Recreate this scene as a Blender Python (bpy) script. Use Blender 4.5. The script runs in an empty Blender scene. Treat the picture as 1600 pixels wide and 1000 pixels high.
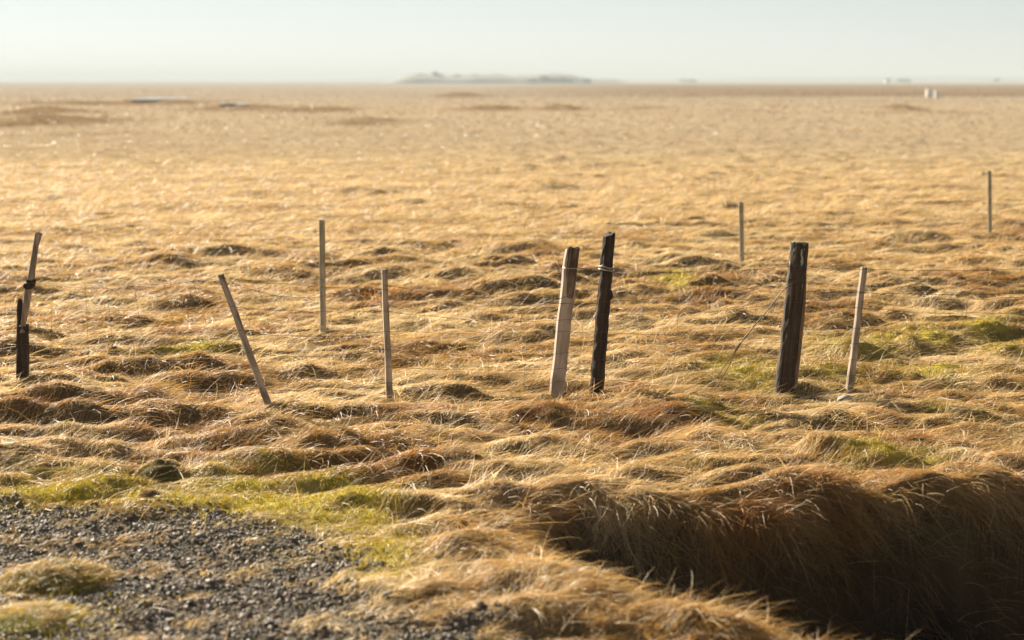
import bpy, bmesh, math, random
import numpy as np
from mathutils import Vector, Matrix

random.seed(7)
rng = np.random.default_rng(11)
scene = bpy.context.scene
col = scene.collection
R = math.radians

# ------------------------------------------------------------------ camera
W, H = 1600.0, 1000.0
LENS = 70.0
F = W * LENS / 36.0
CAMZ = 2.28
PITCH = math.atan((500 - 126) / F)
cp, sp = math.cos(PITCH), math.sin(PITCH)

cam = bpy.data.cameras.new("camera")
cam.lens = LENS
cam.sensor_width = 36.0
cam.clip_start = 0.1
cam.clip_end = 40000
cam.dof.use_dof = True
cam.dof.focus_distance = 14.5
cam.dof.aperture_fstop = 2.0
camo = bpy.data.objects.new("camera", cam)
camo.location = (0, 0, CAMZ)
camo.rotation_euler = (math.pi / 2 - PITCH, 0, 0)
col.objects.link(camo)
scene.camera = camo


def ray(px, py):
    a = (px - 800.0) / F
    b = (500.0 - py) / F
    return np.array([a, cp + b * sp, -sp + b * cp])


def on_plane(px, py, z=0.0):
    d = ray(px, py)
    t = (z - CAMZ) / d[2]
    return d[0] * t, d[1] * t


def at_depth(px, py, y):
    d = ray(px, py)
    t = y / d[1]
    return Vector((d[0] * t, y, CAMZ + d[2] * t))


# ------------------------------------------------------------------ noise
_perm = np.random.default_rng(3).permutation(512).astype(np.int64)
_ang = np.random.default_rng(5).random(512) * 2 * np.pi
_gx, _gy = np.cos(_ang), np.sin(_ang)


def perlin(x, y, seed=0):
    x = np.asarray(x, float) + seed * 17.31
    y = np.asarray(y, float) + seed * 9.77
    xi = np.floor(x).astype(np.int64)
    yi = np.floor(y).astype(np.int64)
    xf, yf = x - xi, y - yi
    u = xf * xf * xf * (xf * (xf * 6 - 15) + 10)
    v = yf * yf * yf * (yf * (yf * 6 - 15) + 10)

    def g(ix, iy, fx, fy):
        h = _perm[(_perm[ix & 511] + iy) & 511]
        return _gx[h] * fx + _gy[h] * fy
    a = g(xi, yi, xf, yf)
    b = g(xi + 1, yi, xf - 1, yf)
    c = g(xi, yi + 1, xf, yf - 1)
    d = g(xi + 1, yi + 1, xf - 1, yf - 1)
    return (a + (b - a) * u) * (1 - v) + (c + (d - c) * u) * v


def fbm(x, y, seed=0, oct=3):
    s, a, f = 0.0, 1.0, 1.0
    for k in range(oct):
        s = s + a * perlin(x * f, y * f, seed + k * 3)
        a *= 0.5
        f *= 2.03
    return s


def sstep(a, b, x):
    t = np.clip((x - a) / (b - a), 0, 1)
    return t * t * (3 - 2 * t)


def poly_sd(x, y, poly):
    """signed distance, positive inside"""
    shp = x.shape
    x = x.ravel(); y = y.ravel()
    d = np.full(x.shape, 1e18)
    ins = np.zeros(x.shape, bool)
    n = len(poly)
    for i in range(n):
        x0, y0 = poly[i]
        x1, y1 = poly[(i + 1) % n]
        ex, ey = x1 - x0, y1 - y0
        t = np.clip(((x - x0) * ex + (y - y0) * ey) / (ex * ex + ey * ey + 1e-12), 0, 1)
        d = np.minimum(d, (x - x0 - t * ex) ** 2 + (y - y0 - t * ey) ** 2)
        c = ((y0 > y) != (y1 > y)) & (x < (x1 - x0) * (y - y0) / ((y1 - y0) if y1 != y0 else 1e-12) + x0)
        ins ^= c
    d = np.sqrt(d)
    return np.where(ins, d, -d).reshape(shp)


# ------------------------------------------------------------------ terrain
DITCH = [on_plane(*p) for p in [(812, 806), (835, 786), (900, 774), (1010, 780), (1090, 785), (1180, 786), (1300, 778),
                                (1450, 768), (1700, 748), (2000, 730), (2100, 1110), (1560, 1040), (1360, 992),
                                (1230, 958), (1130, 932), (1000, 908), (900, 882), (850, 852)]]
GRAVEL = [on_plane(*p) for p in [(-500, 760), (0, 758), (190, 776), (350, 766), (470, 800), (570, 850), (545, 880), (530, 905),
                                 (610, 930), (720, 950), (870, 1003), (1000, 1100), (-600, 1200)]]

# hummocks seen in the field: pixel of the foot of the camera-facing side, half width (px), height (m), depth (m)
HUMMOCKS = [
    (265, 408, 48, .16, 1.2), (345, 390, 60, .16, 1.4), (425, 427, 40, .13, .9), (570, 455, 45, .13, .8), (620, 448, 40, .1, .8),
    (880, 430, 50, .18, 1.2), (980, 432, 60, .15, 1.1), (1060, 445, 60, .14, 1.0), (1218, 438, 26, .12, 1.0), (1290, 420, 40, .12, 1.0),
    (1140, 470, 80, .14, .9), (1480, 442, 70, .15, 1.0), (1590, 545, 40, .16, .7),
    
    (715, 615, 40, .12, .5), (835, 650, 55, .17, .5), (960, 660, 110, .14, .7), (1040, 640, 60, .14, .5), (1290, 660, 55, .16, .5),
    (1450, 698, 85, .16, .5), (1370, 722, 80, .16, .5), (690, 722, 65, .14, .5), (1000, 700, 70, .12, .5), (880, 745, 65, .14, .4),
    (1120, 720, 90, .12, .5), (1230, 650, 60, .1, .4), (500, 695, 45, .12, .4), (350, 692, 40, .12, .4), 
    (30, 705, 40, .12, .4), (170, 575, 60, .12, .6), (320, 545, 50, .1, .7), (500, 580, 45, .1, .6), (760, 590, 60, .1, .6),
    (880, 800, 70, .12, .4), (1000, 935, 120, .08, .3), (1500, 640, 60, .14, .5), (1560, 730, 70, .14, .45),
    (160, 500, 40, .1, .8), (810, 520, 60, .1, .8), (1090, 530, 60, .12, .8),
    (60, 190, 70, .5, 8), (55, 174, 40, .5, 9), (240, 160, 55, .5, 14), (370, 168, 45, .5, 10), (720, 149, 25, .6, 22),
    (190, 160, 20, .5, 12), (570, 188, 30, .3, 6), (770, 168, 25, .4, 10), (110, 160, 50, .4, 10), (490, 170, 40, .3, 9),
    (880, 168, 20, .4, 10), (1420, 169, 20, .5, 9), (870, 290, 25, .12, 2), (560, 295, 40, .12, 2), (640, 315, 40, .12, 1.6),
    (1135, 318, 22, .14, 1.6), (1440, 375, 40, .15, 1.2), (1590, 392, 40, .12, 1.4), (1590, 350, 40, .1, 1.4), (1250, 440, 40, .12, .9),
    (1530, 430, 50, .16, 1.0), (700, 385, 60, .12, 1.2), (800, 390, 60, .12, 1.2), (1010, 405, 60, .1, 1.2),
]
RIDGES = []


def chain(pts, hw, hh, dd):
    """a long low bank whose steep side faces the camera, foot line given in image pixels"""
    P = [on_plane(*p) for p in pts]
    RIDGES.append((np.array([p[0] for p in P]), np.array([p[1] for p in P]), hh, dd))


chain([(-120, 630), (0, 632), (130, 630), (200, 642), (280, 650), (345, 656)], 45, .15, .5)
chain([(400, 668), (470, 650), (560, 646), (640, 660), (750, 660)], 42, .15, .4)
chain([(820, 655), (900, 662), (1000, 655), (1080, 650), (1165, 652)], 45, .17, .5)
chain([(1285, 545), (1340, 556), (1395, 548)], 45, .17, 1.1)
chain([(1385, 528), (1430, 538), (1520, 530)], 45, .19, 1.1)
chain([(1525, 512), (1600, 505), (1700, 490)], 45, .2, .9)
chain([(1085, 594), (1140, 598), (1225, 592)], 45, .17, .8)
chain([(1255, 586), (1320, 588)], 45, .15, .6)
chain([(1370, 584), (1470, 584), (1620, 578)], 50, .17, .6)
chain([(1500, 478), (1560, 492), (1680, 500)], 45, .15, 1.1)
chain([(1230, 700), (1330, 722), (1440, 712), (1600, 745)], 50, .21, .5)
chain([(1040, 690), (1100, 684), (1180, 700)], 45, .13, .4)
chain([(640, 720), (730, 728), (800, 745)], 42, .13, .4)
chain([(870, 768), (940, 772), (1010, 774)], 45, .10, .4)
chain([(1190, 772), (1270, 778), (1340, 772)], 45, .12, .4)
chain([(1420, 764), (1520, 768), (1640, 758)], 45, .12, .4)
for pts, hh in (([(540, 692), (640, 702), (710, 696)], .13), ([(770, 702), (870, 694)], .11), ([(850, 735), (960, 748), (1060, 738)], .13),
                ([(1110, 748), (1240, 742)], .12), ([(1180, 682), (1290, 692)], .12), ([(1330, 645), (1450, 660), (1620, 645)], .13),
                ([(560, 765), (640, 780), (720, 792)], .11), ([(610, 862), (760, 852)], .10), ([(550, 905), (620, 918), (720, 915)], .10),
                ([(700, 945), (850, 962), (960, 975)], .10), ([(980, 952), (1100, 978), (1190, 995)], .10), ([(880, 905), (980, 925)], .07)):
    chain(pts, 45, hh, .36)
HW = []
for (px, py, hw, hh, dd) in HUMMOCKS:
    x, y = on_plane(px, py)
    HW.append((x, y, hw * y / F * 1.5, hh * (0.72 if y < 17 else 1.0), dd))


def base_noise(x, y):
    amp = 0.55 + 0.75 * sstep(-0.25, 0.4, perlin(x / 6.5, y / 7.5, 4) + 0.035 * np.clip(x, -6, 8))
    amp = amp * (1 - 0.62 * sstep(19, 36, y))
    wx = x + 0.22 * perlin(x / 0.9, y / 0.9, 21)
    wy = y + 0.22 * perlin(x / 0.9, y / 0.9, 22)
    n1 = np.abs(perlin(wx / 0.95, wy / 0.62, 1)) ** 0.85
    n2 = np.abs(perlin(wx / 0.42, wy / 0.33, 2))
    n3 = perlin(x / 2.6, y / 2.2, 3)
    return amp * (0.31 * n1 + 0.11 * n2) + 0.12 * n3


def flat_mask(x, y):
    g = sstep(-0.3, 0.14, poly_sd(x, y, GRAVEL) + 0.3 * fbm(x / 0.5, y / 0.5, 31))
    return g


def height(x, y):
    near = 1 - sstep(60, 140, y)
    f = base_noise(x, y)
    f2 = base_noise(x - 0.75 * f, y + 1.0 * f)          # lean the hummocks over towards the lee side
    h = f2 * (near + (1 - near) * 0.35)
    h = h + 0.06 * perlin(x / 14, y / 17, 8) * sstep(15, 40, y)
    g = flat_mask(x, y)
    h = h * (1 - 0.88 * g) * (1 - .6 * sstep(-1.1, -.2, poly_sd(x, y, GRAVEL)) * (1 - g))
    big = np.zeros_like(x)
    for (cx, cy, w, hh, dd) in HW:
        sel = (np.abs(x - cx) < 2.2 * w) & (y > cy - 0.5 * dd) & (y < cy + 3 * dd)
        if not sel.any():
            continue
        xs, ys = x[sel], y[sel]
        xs2 = xs + 0.10 * w * perlin(xs / (0.6 * w), ys / (0.6 * dd), 41) * 2
        cyy = cy + 0.35 * dd * perlin(xs / (0.8 * w) + cx, ys * 0, 43) + 0.12 * dd * ((xs - cx) / w) ** 2
        t = (ys - cyy) / dd
        front = sstep(-0.10, 0.16, t)
        back = np.exp(-np.clip(t - 0.16, 0, None) ** 2 * 2.2)
        side = np.exp(-((xs2 - cx) / w) ** 2 * 1.2)
        big[sel] = np.maximum(big[sel], hh * front * back * side)
    for k, (rx, ry, hh, dd) in enumerate(RIDGES):
        sel = (x > rx[0] - .5) & (x < rx[-1] + .5) & (y > ry.min() - 1.0 * dd) & (y < ry.max() + 3.2 * dd)
        if not sel.any():
            continue
        xs, ys_ = x[sel], y[sel]
        foot = np.interp(xs, rx, ry) + .30 * dd * perlin(xs / .55 + 7 * k, xs * 0 + k, 44) + .16 * dd * perlin(xs / .2 + 3 * k, ys_ / .3, 45)
        var = 0.75 + 0.9 * perlin(xs / .5 + 5 * k, ys_ / .6, 46)
        t = (ys_ - foot) / dd
        ends = sstep(-.35, .25, xs - rx[0]) * (1 - sstep(-.25, .35, xs - rx[-1]))
        big[sel] = np.maximum(big[sel], hh * np.clip(var, .15, 1.3) * sstep(-.12, .2, t) * np.exp(-np.clip(t - .2, 0, None) ** 2 * 1.8) * ends)
    h = h * (1 - 0.5 * np.clip(big / 0.15, 0, 1)) + big * (1 - 0.3 * g)
    # the ground steps down a little in front of the fence on the left
    # ditch
    dsd = poly_sd(x, y, DITCH) + 0.10 * fbm(x / 0.5, y / 0.5, 51, 3) + 0.09 * perlin(x / 1.1, y / 1.1, 55) + 0.07 * perlin(x / 0.21, y / 0.24, 57)
    dd = sstep(-0.16, 0.27, dsd) ** 1.2
    lip = 0.06 * np.exp(-((dsd + 0.34) / 0.16) ** 2) + 0.10 * perlin(x / 0.3, y / 0.3, 56) * dd * (1 - dd)
    h = h * (1 - 0.7 * dd) + lip - 1.15 * dd
    tuft = sstep(0.1, 0.5, perlin(x / 0.7, y / 0.6, 53))
    h = h + 0.12 * tuft * sstep(0.4, 0.8, dsd)
    h = h - 0.12
    # small roughness
    h = h + (0.035 * perlin(x / 0.27, y / 0.2, 62) + 0.018 * perlin(x / 0.13, y / 0.11, 61)) * (1 - sstep(30, 60, y)) * (1 - 0.6 * g)
    return h


ys = [4.6]
while ys[-1] < 95:
    ys.append(ys[-1] * 1.0029)
while ys[-1] < 7500:
    ys.append(ys[-1] * 1.03)
ys = np.array(ys)
uin = np.linspace(-0.34, 0.34, 420)
uout = np.array([0.36, 0.39, 0.43, 0.5, 0.6, 0.75, 1.0, 1.4, 2.0, 3.0])
us = np.concatenate([-uout[::-1], uin, uout])
UU, YY = np.meshgrid(us, ys)
XX = UU * YY
HH = height(XX, YY)
NU, NY = len(us), len(ys)


def lookup(A, x, y):
    y = np.clip(y, ys[0], ys[-2])
    u = np.clip(x / y, us[0], us[-2] + 1e-9)
    j = np.clip(np.searchsorted(ys, y) - 1, 0, NY - 2)
    i = np.clip(np.searchsorted(us, u) - 1, 0, NU - 2)
    ty = (y - ys[j]) / (ys[j + 1] - ys[j])
    tx = (u - us[i]) / (us[i + 1] - us[i])
    return (A[j, i] * (1 - tx) + A[j, i + 1] * tx) * (1 - ty) + (A[j + 1, i] * (1 - tx) + A[j + 1, i + 1] * tx) * ty


def hz(x, y):
    return float(lookup(HH, np.array([x]), np.array([y]))[0])


def ground_point(px, py):
    z = 0.0
    for _ in range(12):
        x, y = on_plane(px, py, z)
        z = 0.5 * z + 0.5 * hz(x, y)
    return x, y, hz(x, y)


# colour fields -----------------------------------------------------
MOSS_SPOTS = [(1335, 540, 60, .6), (1420, 524, 70, .6), (1530, 508, 70, .6), (1300, 580, 50, .4), (1165, 575, 95, .9), (1430, 570, 80, .6), (1570, 530, 60, .8), (600, 835, 60, .7), (85, 930, 110, .4),
              (1120, 640, 60, .5), (400, 740, 130, .5), (120, 748, 230, .5), (420, 765, 160, .45), (10, 752, 120, .5), (330, 760, 120, .4), (480, 770, 90, .5),
              (560, 790, 60, .6), (1370, 715, 80, .4), (1050, 440, 40, 1.2), (1300, 530, 60, .6), (300, 540, 60, .6), (560, 750, 80, .4)]
MS = []
for (px, py, hw, hy) in MOSS_SPOTS:
    x, y = on_plane(px, py)
    MS.append((x, y, hw * y / F, hy))


def moss_field(x, y):
    m = np.zeros_like(x)
    for (cx, cy, w, hy) in MS:
        m = np.maximum(m, np.exp(-(((x - cx) / w) ** 2 + ((y - cy) / hy) ** 2)))
    m = m * (0.95 + 0.9 * perlin(x / 0.3, y / 0.3, 71)) + 0.5 * sstep(0.25, 0.6, perlin(x / 1.7, y / 1.9, 73)) * sstep(-0.1, 0.3, perlin(x / .4, y / .4, 74)) * (1 - sstep(25, 50, y))
    return np.clip(m, 0, 1)


RUST_SPOTS = [(110, 655, 150, .7), (270, 668, 110, .5), (650, 645, 110, .5), (1000, 660, 160, .6), (1300, 745, 170, .4), (1560, 725, 90, .4),
              (400, 722, 70, .35), (640, 722, 80, .3), (900, 790, 110, .4), (1150, 780, 120, .35), (580, 460, 70, .8), (1060, 450, 110, .9), (880, 430, 60, 1.0),
              (1500, 445, 70, .9), (330, 690, 60, .3), (840, 645, 50, .3), (1450, 700, 90, .4), (1100, 470, 80, .8), (1560, 360, 80, 1.2)]
RS = []
for (px, py, hw, hy) in RUST_SPOTS:
    x, y = on_plane(px, py)
    RS.append((x, y, hw * y / F, hy))


def rust_field(x, y):
    m = np.zeros_like(x)
    for (cx, cy, w, hy) in RS:
        m = np.maximum(m, np.exp(-(((x - cx) / w) ** 2 + ((y - cy) / hy) ** 2)))
    return np.clip(m * (0.7 + 1.3 * perlin(x / .35, y / .35, 77)), 0, 1)


def peat_field(x, y):
    """darker brown heath far out on the plain"""
    r = sstep(265, 300, y + 25 * perlin(x / 60, y / 90, 81) - 0.25 * np.clip(x, -80, 60)) * (1 - sstep(1000, 1700, y)) * sstep(-20, 60, x + 30 * perlin(x / 80, y / 120, 82))
    p = sstep(0.16, 0.42, perlin(x / 7, y / 16, 83)) * sstep(60, 110, y) * (1 - sstep(300, 420, y)) * sstep(-0.1, 0.35, perlin(x / 45, y / 60, 84) - 0.004 * x)
    b = np.zeros_like(x)
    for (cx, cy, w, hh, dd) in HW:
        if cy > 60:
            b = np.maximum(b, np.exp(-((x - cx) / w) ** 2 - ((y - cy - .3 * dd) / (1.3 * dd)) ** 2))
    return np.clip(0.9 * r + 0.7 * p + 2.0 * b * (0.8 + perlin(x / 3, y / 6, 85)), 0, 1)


MOSS = moss_field(XX, YY)
RUST = rust_field(XX, YY)
GRAV = flat_mask(XX, YY)
DSD = poly_sd(XX, YY, DITCH)
PEAT = peat_field(XX, YY)

# ------------------------------------------------------------------ helpers for objects


def new_mat(name):
    m = bpy.data.materials.new(name)
    m.use_nodes = True
    nt = m.node_tree
    nt.nodes.clear()
    return m, nt


def N(nt, typ, **kw):
    n = nt.nodes.new(typ)
    for k, v in kw.items():
        setattr(n, k, v)
    return n


def tag(o, label=None, cat=None, group=None, kind=None):
    if label: o['label'] = label
    if cat: o['category'] = cat
    if group: o['group'] = group
    if kind: o['kind'] = kind
    return o


def np_mesh(name, verts, quads=None, tris=None, attrs=None, smooth=True):
    me = bpy.data.meshes.new(name)
    nq = 0 if quads is None else len(quads)
    ntri = 0 if tris is None else len(tris)
    me.vertices.add(len(verts))
    me.vertices.foreach_set('co', np.asarray(verts, np.float32).ravel())
    loops = []
    starts = []
    if nq:
        loops.append(np.asarray(quads, np.int32).ravel())
        starts.append(np.arange(nq, dtype=np.int32) * 4)
    if ntri:
        loops.append(np.asarray(tris, np.int32).ravel())
        starts.append(np.arange(ntri, dtype=np.int32) * 3 + nq * 4)
    loops = np.concatenate(loops)
    starts = np.concatenate(starts)
    me.loops.add(len(loops))
    me.loops.foreach_set('vertex_index', loops)
    me.polygons.add(len(starts))
    me.polygons.foreach_set('loop_start', starts)
    me.polygons.foreach_set('use_smooth', np.full(len(starts), smooth, bool))
    for k, a in (attrs or {}).items():
        if a.ndim == 1:
            at = me.attributes.new(k, 'FLOAT', 'POINT')
            at.data.foreach_set('value', a.astype(np.float32))
        else:
            at = me.attributes.new(k, 'FLOAT_COLOR', 'POINT')
            c = np.ones((len(a), 4), np.float32)
            c[:, :3] = a
            at.data.foreach_set('color', c.ravel())
    me.update(calc_edges=True)
    return me


def link(name, me, mat=None, parent=None):
    o = bpy.data.objects.new(name, me)
    col.objects.link(o)
    if mat: me.materials.append(mat)
    if parent: o.parent = parent
    return o


def ramp(nt, stops, interp='LINEAR'):
    r = N(nt, 'ShaderNodeValToRGB')
    cr = r.color_ramp
    cr.interpolation = interp
    while len(cr.elements) < len(stops):
        cr.elements.new(0.5)
    for e, (p, c) in zip(cr.elements, stops):
        e.position = p
        e.color = (*c, 1)
    return r


# ------------------------------------------------------------------ ground
def ground_material():
    m, nt = new_mat('dry_ground')
    L = nt.links.new
    out = N(nt, 'ShaderNodeOutputMaterial')
    bs = N(nt, 'ShaderNodeBsdfPrincipled')
    bs.inputs['Roughness'].default_value = 0.9
    bs.inputs['Specular IOR Level'].default_value = 0.0
    geo = N(nt, 'ShaderNodeNewGeometry')

    def noise(scale, det=5, rough=0.6, vec=None):
        n = N(nt, 'ShaderNodeTexNoise')
        n.inputs['Scale'].default_value = scale
        n.inputs['Detail'].default_value = det
        n.inputs['Roughness'].default_value = rough
        L(vec or geo.outputs['Position'], n.inputs['Vector'])
        return n
    mp = N(nt, 'ShaderNodeMapping')
    mp.inputs['Scale'].default_value = (1.0, 0.55, 1.0)
    L(geo.outputs['Position'], mp.inputs['Vector'])
    n1 = noise(0.9, 9, 0.68, mp.outputs['Vector'])
    r1 = ramp(nt, [(0.28, (.26, .155, .055)), (0.42, (.40, .27, .115)), (0.54, (.50, .37, .18)), (0.72, (.60, .47, .26))])
    L(n1.outputs['Fac'], r1.inputs['Fac'])
    n2 = noise(0.045, 6, 0.6, mp.outputs['Vector'])
    r2 = ramp(nt, [(0.35, (.82, .76, .66)), (0.5, (1, 1, 1)), (0.65, (1.0, .98, .92))])
    L(n2.outputs['Fac'], r2.inputs['Fac'])
    mul = N(nt, 'ShaderNodeMixRGB', blend_type='MULTIPLY')
    mul.inputs['Fac'].default_value = 1
    L(r1.outputs['Color'], mul.inputs['Color1'])
    L(r2.outputs['Color'], mul.inputs['Color2'])

    def attr(nm):
        a = N(nt, 'ShaderNodeAttribute', attribute_name=nm)
        return a.outputs['Fac']

    def mix(c, colr, fac):
        mx = N(nt, 'ShaderNodeMixRGB')
        L(c, mx.inputs['Color1'])
        if isinstance(colr, tuple):
            mx.inputs['Color2'].default_value = (*colr, 1)
        else:
            L(colr, mx.inputs['Color2'])
        L(fac, mx.inputs['Fac'])
        return mx.outputs['Color']
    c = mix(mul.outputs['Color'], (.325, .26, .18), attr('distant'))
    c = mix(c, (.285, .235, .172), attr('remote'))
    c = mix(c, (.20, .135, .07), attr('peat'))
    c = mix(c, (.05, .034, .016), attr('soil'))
    nm = noise(9, 4)
    rm = ramp(nt, [(0.3, (.28, .22, .03)), (0.5, (.44, .37, .05)), (0.7, (.56, .46, .11))])
    L(nm.outputs['Fac'], rm.inputs['Fac'])
    c = mix(c, rm.outputs['Color'], attr('moss'))
    ng = noise(45, 3, 0.6)
    rg = ramp(nt, [(0.3, (.055, .047, .036)), (0.46, (.12, .10, .074)), (0.56, (.20, .16, .105)), (0.72, (.38, .285, .155))])
    L(ng.outputs['Fac'], rg.inputs['Fac'])
    c = mix(c, rg.outputs['Color'], attr('gravel'))
    c = mix(c, (.016, .012, .007), attr('ditch'))  # dark ditch soil taken near black, shade put into its colour
    L(c, bs.inputs['Base Color'])
    nb = noise(22, 6, 0.7)
    bp = N(nt, 'ShaderNodeBump')
    bp.inputs['Strength'].default_value = 0.8
    bp.inputs['Distance'].default_value = 0.03
    L(nb.outputs['Fac'], bp.inputs['Height'])
    L(bp.outputs['Normal'], bs.inputs['Normal'])
    L(bs.outputs['BSDF'], out.inputs['Surface'])
    return m


def build_ground():
    V = np.stack([XX, YY, HH], -1).reshape(-1, 3)
    # extra rows running back under and behind the camera
    yb = np.array([3.5, 1.5, -3.0, -12.0, -40.0, -200.0])
    wb = np.array([4.6, 5.2, 8.0, 16.0, 40.0, 140.0])
    extra = []
    for y, w in zip(yb[::-1], wb[::-1]):
        extra.append(np.stack([us * w, np.full(NU, y), np.full(NU, -0.1)], -1))
    E = np.concatenate(extra)
    ne = len(yb)
    V = np.concatenate([E, V])
    rows = NY + ne
    a = (np.arange(rows - 1)[:, None] * NU + np.arange(NU - 1)[None, :]).ravel()
    q = np.stack([a, a + 1, a + 1 + NU, a + NU], -1)
    z0 = np.zeros(ne * NU)
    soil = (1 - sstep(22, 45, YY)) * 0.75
    attrs = {
        'moss': np.concatenate([z0, (MOSS * (1 - GRAV) * 0.9).ravel()]),
        'gravel': np.concatenate([z0 + 1, GRAV.ravel()]),
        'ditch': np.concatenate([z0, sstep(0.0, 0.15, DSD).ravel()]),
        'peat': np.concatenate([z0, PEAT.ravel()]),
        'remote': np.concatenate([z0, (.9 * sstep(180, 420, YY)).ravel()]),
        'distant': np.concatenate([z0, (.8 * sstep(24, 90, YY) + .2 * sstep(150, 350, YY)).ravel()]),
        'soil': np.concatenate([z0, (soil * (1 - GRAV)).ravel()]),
    }
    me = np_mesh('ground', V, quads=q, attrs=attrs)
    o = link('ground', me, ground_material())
    tag(o, kind='structure')
    return o


build_ground()


# ------------------------------------------------------------------ grass
def blade_material(name, trans=0.4, rough=0.55):
    m, nt = new_mat(name)
    L = nt.links.new
    out = N(nt, 'ShaderNodeOutputMaterial')
    a = N(nt, 'ShaderNodeAttribute', attribute_name='tint')
    bs = N(nt, 'ShaderNodeBsdfPrincipled')
    bs.inputs['Roughness'].default_value = rough
    bs.inputs['Specular IOR Level'].default_value = 0.35
    L(a.outputs['Color'], bs.inputs['Base Color'])
    g = N(nt, 'ShaderNodeGamma')
    g.inputs['Gamma'].default_value = 1.3
    L(a.outputs['Color'], g.inputs['Color'])
    tr = N(nt, 'ShaderNodeBsdfTranslucent')
    L(g.outputs['Color'], tr.inputs['Color'])
    mx = N(nt, 'ShaderNodeMixShader')
    mx.inputs['Fac'].default_value = trans
    L(bs.outputs['BSDF'], mx.inputs[1])
    L(tr.outputs['BSDF'], mx.inputs[2])
    L(mx.outputs['Shader'], out.inputs['Surface'])
    return m


def blades(x, y, ang, length, width, elev, droop, tint, seg=3, roll=None, hfun=None):
    """ribbons that leave the ground at elev and droop over; they lie on the ground where they meet it"""
    n = len(x)
    if hfun is None:
        hfun = lambda a, b: lookup(HH, a, b)
    z0 = hfun(x, y) - 0.015
    dx, dy = np.cos(ang), np.sin(ang)
    if roll is None:
        roll = rng.normal(0, 0.6, n)
    P = np.zeros((n, seg + 1, 3), np.float32)
    curl = rng.normal(0, 0.35, n)
    for k in range(seg + 1):
        t = k / seg
        hor = length * (np.cos(elev) * t + 0.25 * t * t)
        ca = curl * t
        ddx = dx * np.cos(ca) - dy * np.sin(ca)
        ddy = dx * np.sin(ca) + dy * np.cos(ca)
        px = x + ddx * hor
        py = y + ddy * hor
        pz = z0 + length * (np.sin(elev) * t - droop * t * t)
        if k:
            g = hfun(px, py)
            pz = np.maximum(pz, g + 0.012 + 0.02 * t)
        P[:, k, 0] = px
        P[:, k, 1] = py
        P[:, k, 2] = pz
    sx = -dy * np.cos(roll)
    sy = dx * np.cos(roll)
    sz = np.sin(roll)
    S = np.stack([sx, sy, sz], -1).astype(np.float32)
    nv = 2 * seg + 1
    V = np.zeros((n, nv, 3), np.float32)
    for k in range(seg):
        w = (width * (1 - 0.75 * (k / seg) ** 1.5) * 0.5)[:, None] * S
        V[:, 2 * k] = P[:, k] - w
        V[:, 2 * k + 1] = P[:, k] + w
    V[:, 2 * seg] = P[:, seg]
    base = (np.arange(n, dtype=np.int64) * nv)[:, None]
    q = []
    for k in range(seg - 1):
        q.append(base + np.array([[2 * k, 2 * k + 1, 2 * k + 3, 2 * k + 2]]))
    q = np.stack(q, 1).reshape(-1, 4) if q else None
    t = base + np.array([[2 * seg - 2, 2 * seg - 1, 2 * seg]])
    T = np.repeat(np.asarray(tint, np.float32)[:, None, :], nv, 1).reshape(-1, 3)
    return V.reshape(-1, 3), q, t, T


def merge(parts):
    Vs, Qs, Ts, Cs = [], [], [], []
    off = 0
    for (V, q, t, T) in parts:
        Vs.append(V)
        if q is not None: Qs.append(q + off)
        if t is not None: Ts.append(t + off)
        Cs.append(T)
        off += len(V)
    return np.concatenate(Vs), (np.concatenate(Qs) if Qs else None), (np.concatenate(Ts) if Ts else None), np.concatenate(Cs)


PAL = dict(straw=(.61, .435, .19), pale=(.77, .61, .345), tan=(.43, .245, .06), rust=(.37, .16, .024), olive=(.33, .25, .045),
           moss=(.64, .53, .045), dark=(.075, .044, .016))
PAL = {k: np.array(v) for k, v in PAL.items()}


def grass_tint(x, y):
    n = len(x)
    a = fbm(x / 1.3, y / 1.5, 91, 3) + rng.normal(0, 0.16, n)
    b = fbm(x / 0.8, y / 0.9, 95, 2) + rng.normal(0, 0.12, n)
    c = PAL['straw'] * np.ones((n, 1))
    def mixto(c, name, f):
        return c * (1 - f[:, None]) + PAL[name] * f[:, None]
    c = mixto(c, 'pale', np.clip(sstep(-0.1, 0.4, a) + .35 * sstep(20, 45, y), 0, 1))  # farther blades go paler, grazing backlight put into the colour
    c = mixto(c, 'tan', sstep(0.08, 0.5, -a) * 0.7 * (1 - .6 * sstep(20, 40, y)))
    c = mixto(c, 'rust', sstep(0.2, 0.55, b) * 0.72 * (1 - .7 * sstep(20, 40, y)))
    m = lookup(MOSS, x, y)
    c = mixto(c, 'olive', np.clip(m * 0.75 + rng.normal(0, 0.1, n), 0, 0.9) * (m > 0.15))
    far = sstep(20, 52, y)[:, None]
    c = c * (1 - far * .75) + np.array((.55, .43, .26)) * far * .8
    c = mixto(c, 'rust', np.clip(lookup(RUST, x, y) * .8 + rng.normal(0, .08, n), 0, .85) * (lookup(RUST, x, y) > .1))
    c = mixto(c, 'dark', .7 * (lookup(DSD, x, y) > .05))   # ditch shade put into the blade colour
    c *= (0.75 + 0.5 * rng.random(n))[:, None]
    return c


def flow(x, y):
    return R(-4) + (1 - .5 * sstep(20, 40, y)) * 1.3 * perlin(x / 1.6, y / 1.6, 101) + 1.5 * perlin(x / 0.4, y / 0.4, 102)


POST_FEET = [(ground_point(*p)[0], ground_point(*p)[1]) for p in ((420, 634), (609, 622), (1327, 608), (869, 614), (932, 614), (1226, 616), (36, 598),
                                                                      (505, 519), (1159.5, 417), (1547, 369))]


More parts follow.
